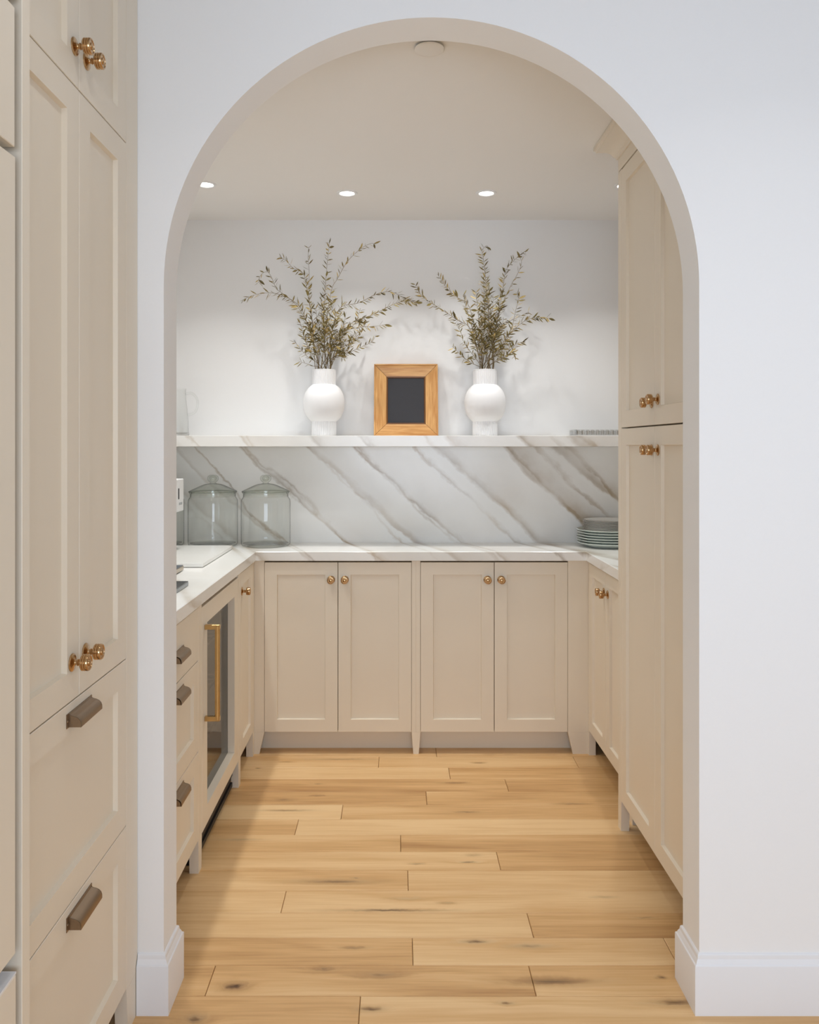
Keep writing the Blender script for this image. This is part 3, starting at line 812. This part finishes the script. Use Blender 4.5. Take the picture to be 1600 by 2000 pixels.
vase(V2X, 'white vase with dried olive branches on the plate side of the framed board')

# framed board leaning on the wall
fw, fh, rw = .311, .358, .060
fb = empty('framed_board', ((793.3 - CX)*3.955/F, 3.950, ZS1 + .0008), 0, 'black board in a mitred honey-wood frame leaning between the vases', 'picture frame')
fb.rotation_euler = (R(-9.5), 0, 0)
def rail(p, q, a, c, nm='frame_rail'):
    # outer edge p->q, inner edge c->a ; sloping face, raised outer lip
    b = MB(); inw = ((Vector(a)-Vector(p)) + (Vector(c)-Vector(q)))/2
    P, Q, A, C = (Vector(v) for v in (p, q, a, c))
    def row(t, y): return (P.lerp(A, t), Q.lerp(C, t), y)
    prof = [(0, .024), (0, .001), (.02, 0), (.10, 0), (.12, .003), (.30, .004), (.85, .010), (1, .0125), (1, .024)]
    n = []
    L_ = [[(P.lerp(A, t).x, y, P.lerp(A, t).y) for t, y in prof], [(Q.lerp(C, t).x, y, Q.lerp(C, t).y) for t, y in prof]]
    b.loft(L_, True, True, True)
    return b
h2 = fw/2; g = .0009
corners_o = [(-h2, 0), (h2, 0), (h2, fh), (-h2, fh)]; corners_i = [(-h2+rw, rw), (h2-rw, rw), (h2-rw, fh-rw), (-h2+rw, fh-rw)]
for i in range(4):
    j = (i+1) % 4
    dv = (Vector(corners_o[j]) - Vector(corners_o[i])).normalized()*g
    p, q = Vector(corners_o[i])+dv, Vector(corners_o[j])-dv; a, c = Vector(corners_i[i])+dv, Vector(corners_i[j])-dv
    ln = (q-p); ang = math.atan2(ln.y, ln.x); mid = (p+q)/2
    rot = Matrix.Rotation(-ang, 2)
    P2, Q2, A2, C2 = (rot @ (v - mid) for v in (p, q, a, c))
    o = rail(P2, Q2, A2, C2).build('frame_rail', M['frame'], fb)
    o.location = (mid.x, 0, mid.y); o.rotation_euler = (0, -ang, 0)
ib = MB(); i0, i1 = rw, rw+.0075
rg = lambda i, y: [(-h2+i, y, i), (h2-i, y, i), (h2-i, y, fh-i), (-h2+i, y, fh-i)]
ib.loft([rg(i0, .012), rg(i1-.002, .0135), rg(i1, .016), rg(i1, .021), rg(i0, .021), rg(i0, .012)], True)
ib.build('inner_fillet', M['frame_dark'], fb)
MB().box(-h2+rw, h2-rw, .0175, .022, rw, fh-rw).build('black_panel', M['board'], fb)

# jug
jg = empty('glass_jug', (-1.066, 3.93, ZS1), 0, 'clear glass jug with a curved handle at the left end of the shelf', 'jug')
MB().lathe([(.0005, .012), (.055, .012), (.0635, .016), (.0625, .07), (.057, .13), (.0515, .18), (.0505, .222), (.053, .228)], 40).build('body', M['jug'], jg, True, 60)
MB().lathe([(.0005, 0), (.060, 0), (.0655, .003), (.0655, .012), (.0635, .018)], 40).build('thick_base', M['crystal'], jg, True, 60)
hp_ = smooth_path([Vector(p) for p in ((.050, 0, .202), (.080, 0, .205), (.104, 0, .180), (.108, 0, .145), (.092, 0, .112), (.060, 0, .100))], 6)
MB().tube(hp_, .0055, 10).build('handle', M['jug'], jg, True, 60)

# cut crystal tray
ctx0, ctx1 = (1118 - CX)*3.92/F, (1118 - CX)*3.92/F + .30
tr = empty('crystal_tray', ((ctx0+ctx1)/2, 3.92, ZS1), 0, 'low cut-crystal tray with block pattern at the right end of the shelf', 'tray')
hw, hd = (ctx1-ctx0)/2, .075
MB().box(-hw, hw, -hd, hd, 0, .005, .001).build('bottom', M['crystal'], tr)
n = 13; step = 2*hw/n
blk = MB().box(-step*.36, step*.36, 0, .012, .0055, .027, .003).mesh('block', M['crystal_dark'])
for sy in (-hd, hd-.012):
    for k in range(n):
        o = bpy.data.objects.new('block', blk); COL.objects.link(o); o.parent = tr; o.location = (-hw + step*(k+.5), sy, 0)
MB().box(-hw, hw, -hd+.001, -hd+.009, .027, .0295, .0008).build('rim', M['crystal'], tr)
MB().box(-hw, -hw+.010, -hd+.012, hd-.012, .0055, .0295, .001).build('end_wall', M['crystal'], tr)
MB().box(hw-.010, hw, -hd+.012, hd-.012, .0055, .0295, .001).build('end_wall', M['crystal'], tr)

# ------------------------------------------------------------------ dried olive branches
def leaf_mesh(k):
    r = random.Random(40+k); w = (.085, .110, .078, .16)[k]; c = (.10, -.16, .22, .30)[k]
    b = MB(); st = ((0, .02), (.25, .75), (.5, 1.0), (.78, .62), (1, .02))
    rows = []
    for t, s in st:
        z = c*t*t*.8; rows.append([(-w*s, t, z + .35*w*s), (0, t, z), (w*s, t, z + .35*w*s)])
    b.loft(rows, False)
    return b.mesh('leaf', M['leaf'], True, 80)
LEAVES = [leaf_mesh(k) for k in range(4)]
brng = random.Random(11)
def branch(pix, dend, label, group, vx, dens=1.0, big=1.0, frm=0.30, lean=None):
    mouth = Vector((vx + brng.uniform(-.030, .030), VD + brng.uniform(-.03, .03), ZS1 + .310))
    foot = Vector((vx + (mouth.x-vx)*-.4, VD + (mouth.y-VD)*-.4, ZS1 + .19))
    n = len(pix); pts = [foot, mouth]
    for i, (x, y) in enumerate(pix):
        t = (i+1)/n; d = VD + (dend - VD)*t + brng.uniform(-.008, .008)
        pts.append(px(x, y, min(d, 4.018)))
    mouth.x += max(-.022, min(.022, (pts[2].x - vx)*.25))
    path = smooth_path(pts, 6)
    L = [0]
    for a, c in zip(path, path[1:]): L.append(L[-1] + (c-a).length)
    tot = L[-1]
    root = empty('olive_branch', foot, 0, label, 'branch', group)
    MB().tube([p - foot for p in path], [.0018*(1-.68*l/tot) for l in L], 5).build('stem', M['stem'], root, True, 60)
    s = .135 + .02 + frm*(tot-.155)*.5; side = 1
    while s < tot - .003:
        i = max(k for k in range(len(L)) if L[k] <= s); i = min(i, len(path)-2)
        f = (s - L[i])/max(1e-6, L[i+1]-L[i]); p = path[i].lerp(path[i+1], f); t = (path[i+1]-path[i]).normalized()
        q = Vector((brng.gauss(0, 1), brng.gauss(0, .7), brng.gauss(0, .8))); q -= t*q.dot(t); q.normalize()
        for sg in ((1, -1) if brng.random() < .45 else (side,)):
            dr = (t*brng.uniform(.35, 1.1) + q*sg*brng.uniform(.5, 1.0) + Vector((0, 0, -.18))).normalized()
            sc = brng.uniform(.027, .050)*big*(1 - .25*s/tot)
            lo = bpy.data.objects.new('leaf', LEAVES[brng.choice((0, 0, 1, 2, 2, 3))]); COL.objects.link(lo); lo.parent = root
            qr = dr.to_track_quat('Y', 'Z'); m = qr.to_matrix().to_4x4() @ Matrix.Rotation(brng.uniform(0, 6.28), 4, 'Y')
            loc = p - foot
            tip = p + dr*sc
            if tip.y > 4.03: m = Vector((dr.x, -.1, dr.z)).to_track_quat('Y', 'Z').to_matrix().to_4x4()
            lo.matrix_local = Matrix.Translation(loc) @ m @ Matrix.Scale(sc, 4)
        side = -side
        s += brng.uniform(.010, .020)/dens
    return root

G1, G2 = 'dried branches in the vase beside the jars', 'dried branches in the vase beside the plates'
W1 = [
 ([(606,650),(590,606),(576,590),(554,578),(528,572),(497,576),(470,588)], 3.86, 'long dried branch reaching furthest out to the left of its vase', .9),
 ([(604,640),(580,597),(552,573),(540,564),(532,545),(524,532),(514,533),(506,543),(505,552)], 3.80, 'dried branch ending in a small hooked curl on the left', .8),
 ([(612,640),(602,580),(597,550),(592,533),(573,524),(559,509),(546,501)], 3.90, 'leafy dried branch bending up and left above the hooked curl', 1.3),
 ([(612,650),(604,580),(604,533),(602,505),(603,482)], 3.96, 'thin upright dried sprig with paired leaves left of the tallest one', .55),
 ([(632,640),(635,573),(638,528),(641,497),(643,476),(636,474)], 3.93, 'tallest upright dried sprig over the vase beside the jars', .75),
 ([(638,640),(647,569),(659,545),(678,512),(702,488),(723,476),(735,477)], 3.88, 'long thin dried sprig slanting up right with few leaves', .65),
 ([(645,690),(657,664),(687,631),(730,614),(763,597),(782,590),(816,590)], 3.84, 'leafy dried branch stretching right above the framed board', 1.35),
 ([(648,650),(664,602),(699,592),(728,578),(747,571),(768,571),(794,585),(819,594)], 3.93, 'arching dried branch curving over toward the other vase', 1.1),
 ([(645,690),(661,654),(697,640),(728,638),(752,634)], 3.80, 'pale gold dried branch pointing right at middle height', 1.1),
 ([(645,712),(659,695),(685,687),(709,676),(726,668),(735,654)], 3.86, 'low thin dried sprig spreading right above the frame corner', .8),
 ([(622,712),(614,705),(598,694),(583,676),(574,665)], 3.83, 'short dried sprig leaning low left over the vase shoulder', .9),
 ([(620,716),(612,715),(602,711),(583,706)], 3.84, 'lowest little dried sprig hanging left off the vase rim', .8),
 ([(618,705),(597,668),(588,635),(583,621)], 3.93, 'upright dried sprig with fine leaves at the left of the bunch', 1.3),
]
for pix, de, lab, dn in W1: branch(pix, de, lab, G1, V1X, dn*1.25, 1.0, .40)
for k, (ex, ey) in enumerate(((627,575),(650,582),(668,588),(617,600),(672,636),(690,652),(704,602),(640,600),(655,620),(622,625),(610,640),(682,668),(712,628),(700,640),(676,610),(632,588),(664,655),(645,640),(598,655))):
    mx = 633 + (ex-633)*.42 + brng.uniform(-6, 6); my = 722 + (ey-722)*.5
    branch([(mx, my), (ex - (ex-633)*.15, ey + 30), (ex, ey)], VD + brng.uniform(-.12, .06), 'short leafy stem packed in the dense middle of the bunch beside the jars', G1, V1X, 1.45, .95, .50)
W2 = [
 ([(935,690),(917,640),(895,626),(862,604),(835,587),(821,574),(810,554)], 3.86, 'long dried branch reaching left from the vase beside the plates', 1.25),
 ([(936,680),(917,600),(895,582),(873,563),(862,546),(854,535)], 3.92, 'thin dried branch rising up left with ladder-like leaves', 1.0),
 ([(952,680),(956,642),(950,560),(945,510),(942,491),(950,480),(957,486)], 3.92, 'tall dried branch with a pale hooked tip over the right vase', 1.3),
 ([(962,680),(972,626),(983,560),(989,527),(1008,505),(1022,493),(1029,491)], 3.94, 'tall leafy dried branch bending right at its bushy top', 1.35),
 ([(962,670),(978,604),(997,560),(1011,535),(1019,513),(1012,496)], 3.86, 'thin bare dried sprig hooking over beside the bushy top', .6),
 ([(955,705),(972,690),(989,659),(1008,640),(1033,623),(1060,620),(1077,623)], 3.84, 'long dried branch stretching right toward the tall cabinet', 1.3),
 ([(960,700),(985,672),(1000,640),(1008,604),(1014,582),(1008,571)], 3.90, 'dried sprig standing upright right of the bunch with hooked tip', .9),
 ([(958,690),(970,648),(983,632),(1005,623),(1033,609)], 3.82, 'dried sprig fanning right just above the longest right branch', .9),
 ([(958,712),(970,706),(994,692),(1008,672),(1022,668)], 3.85, 'low dried sprig leaning right with a forked leafy end', 1.2),
 ([(956,716),(972,702),(989,694),(1004,688),(1006,700)], 3.82, 'lowest dried sprig drooping right over the plate-side vase', 1.0),
 ([(938,717),(923,710),(904,697),(893,686),(883,676)], 3.84, 'low dried sprig leaning left over the plate-side vase', .8),
 ([(938,712),(923,692),(906,668),(901,651),(890,631)], 3.88, 'middle dried branch spreading left below the long one', 1.2),
 ([(936,700),(922,640),(908,590),(905,575)], 3.90, 'fine upright dried branch near the left of the right bunch', 1.1),
]
for pix, de, lab, dn in W2: branch(pix, de, lab, G2, V2X, dn*1.25, 1.0, .40)
for k, (ex, ey) in enumerate(((930,570),(940,592),(964,578),(976,600),(956,560),(920,612),(984,622),(947,575),(968,612),(935,625),(990,652),(925,645),(960,630),(978,570),(945,540),(996,668))):
    mx = 947 + (ex-947)*.42 + brng.uniform(-6, 6); my = 722 + (ey-722)*.5
    branch([(mx, my), (ex - (ex-947)*.15, ey + 30), (ex, ey)], VD + brng.uniform(-.12, .06), 'short leafy stem packed in the dense middle of the bunch beside the plates', G2, V2X, 1.35, .95, .50)
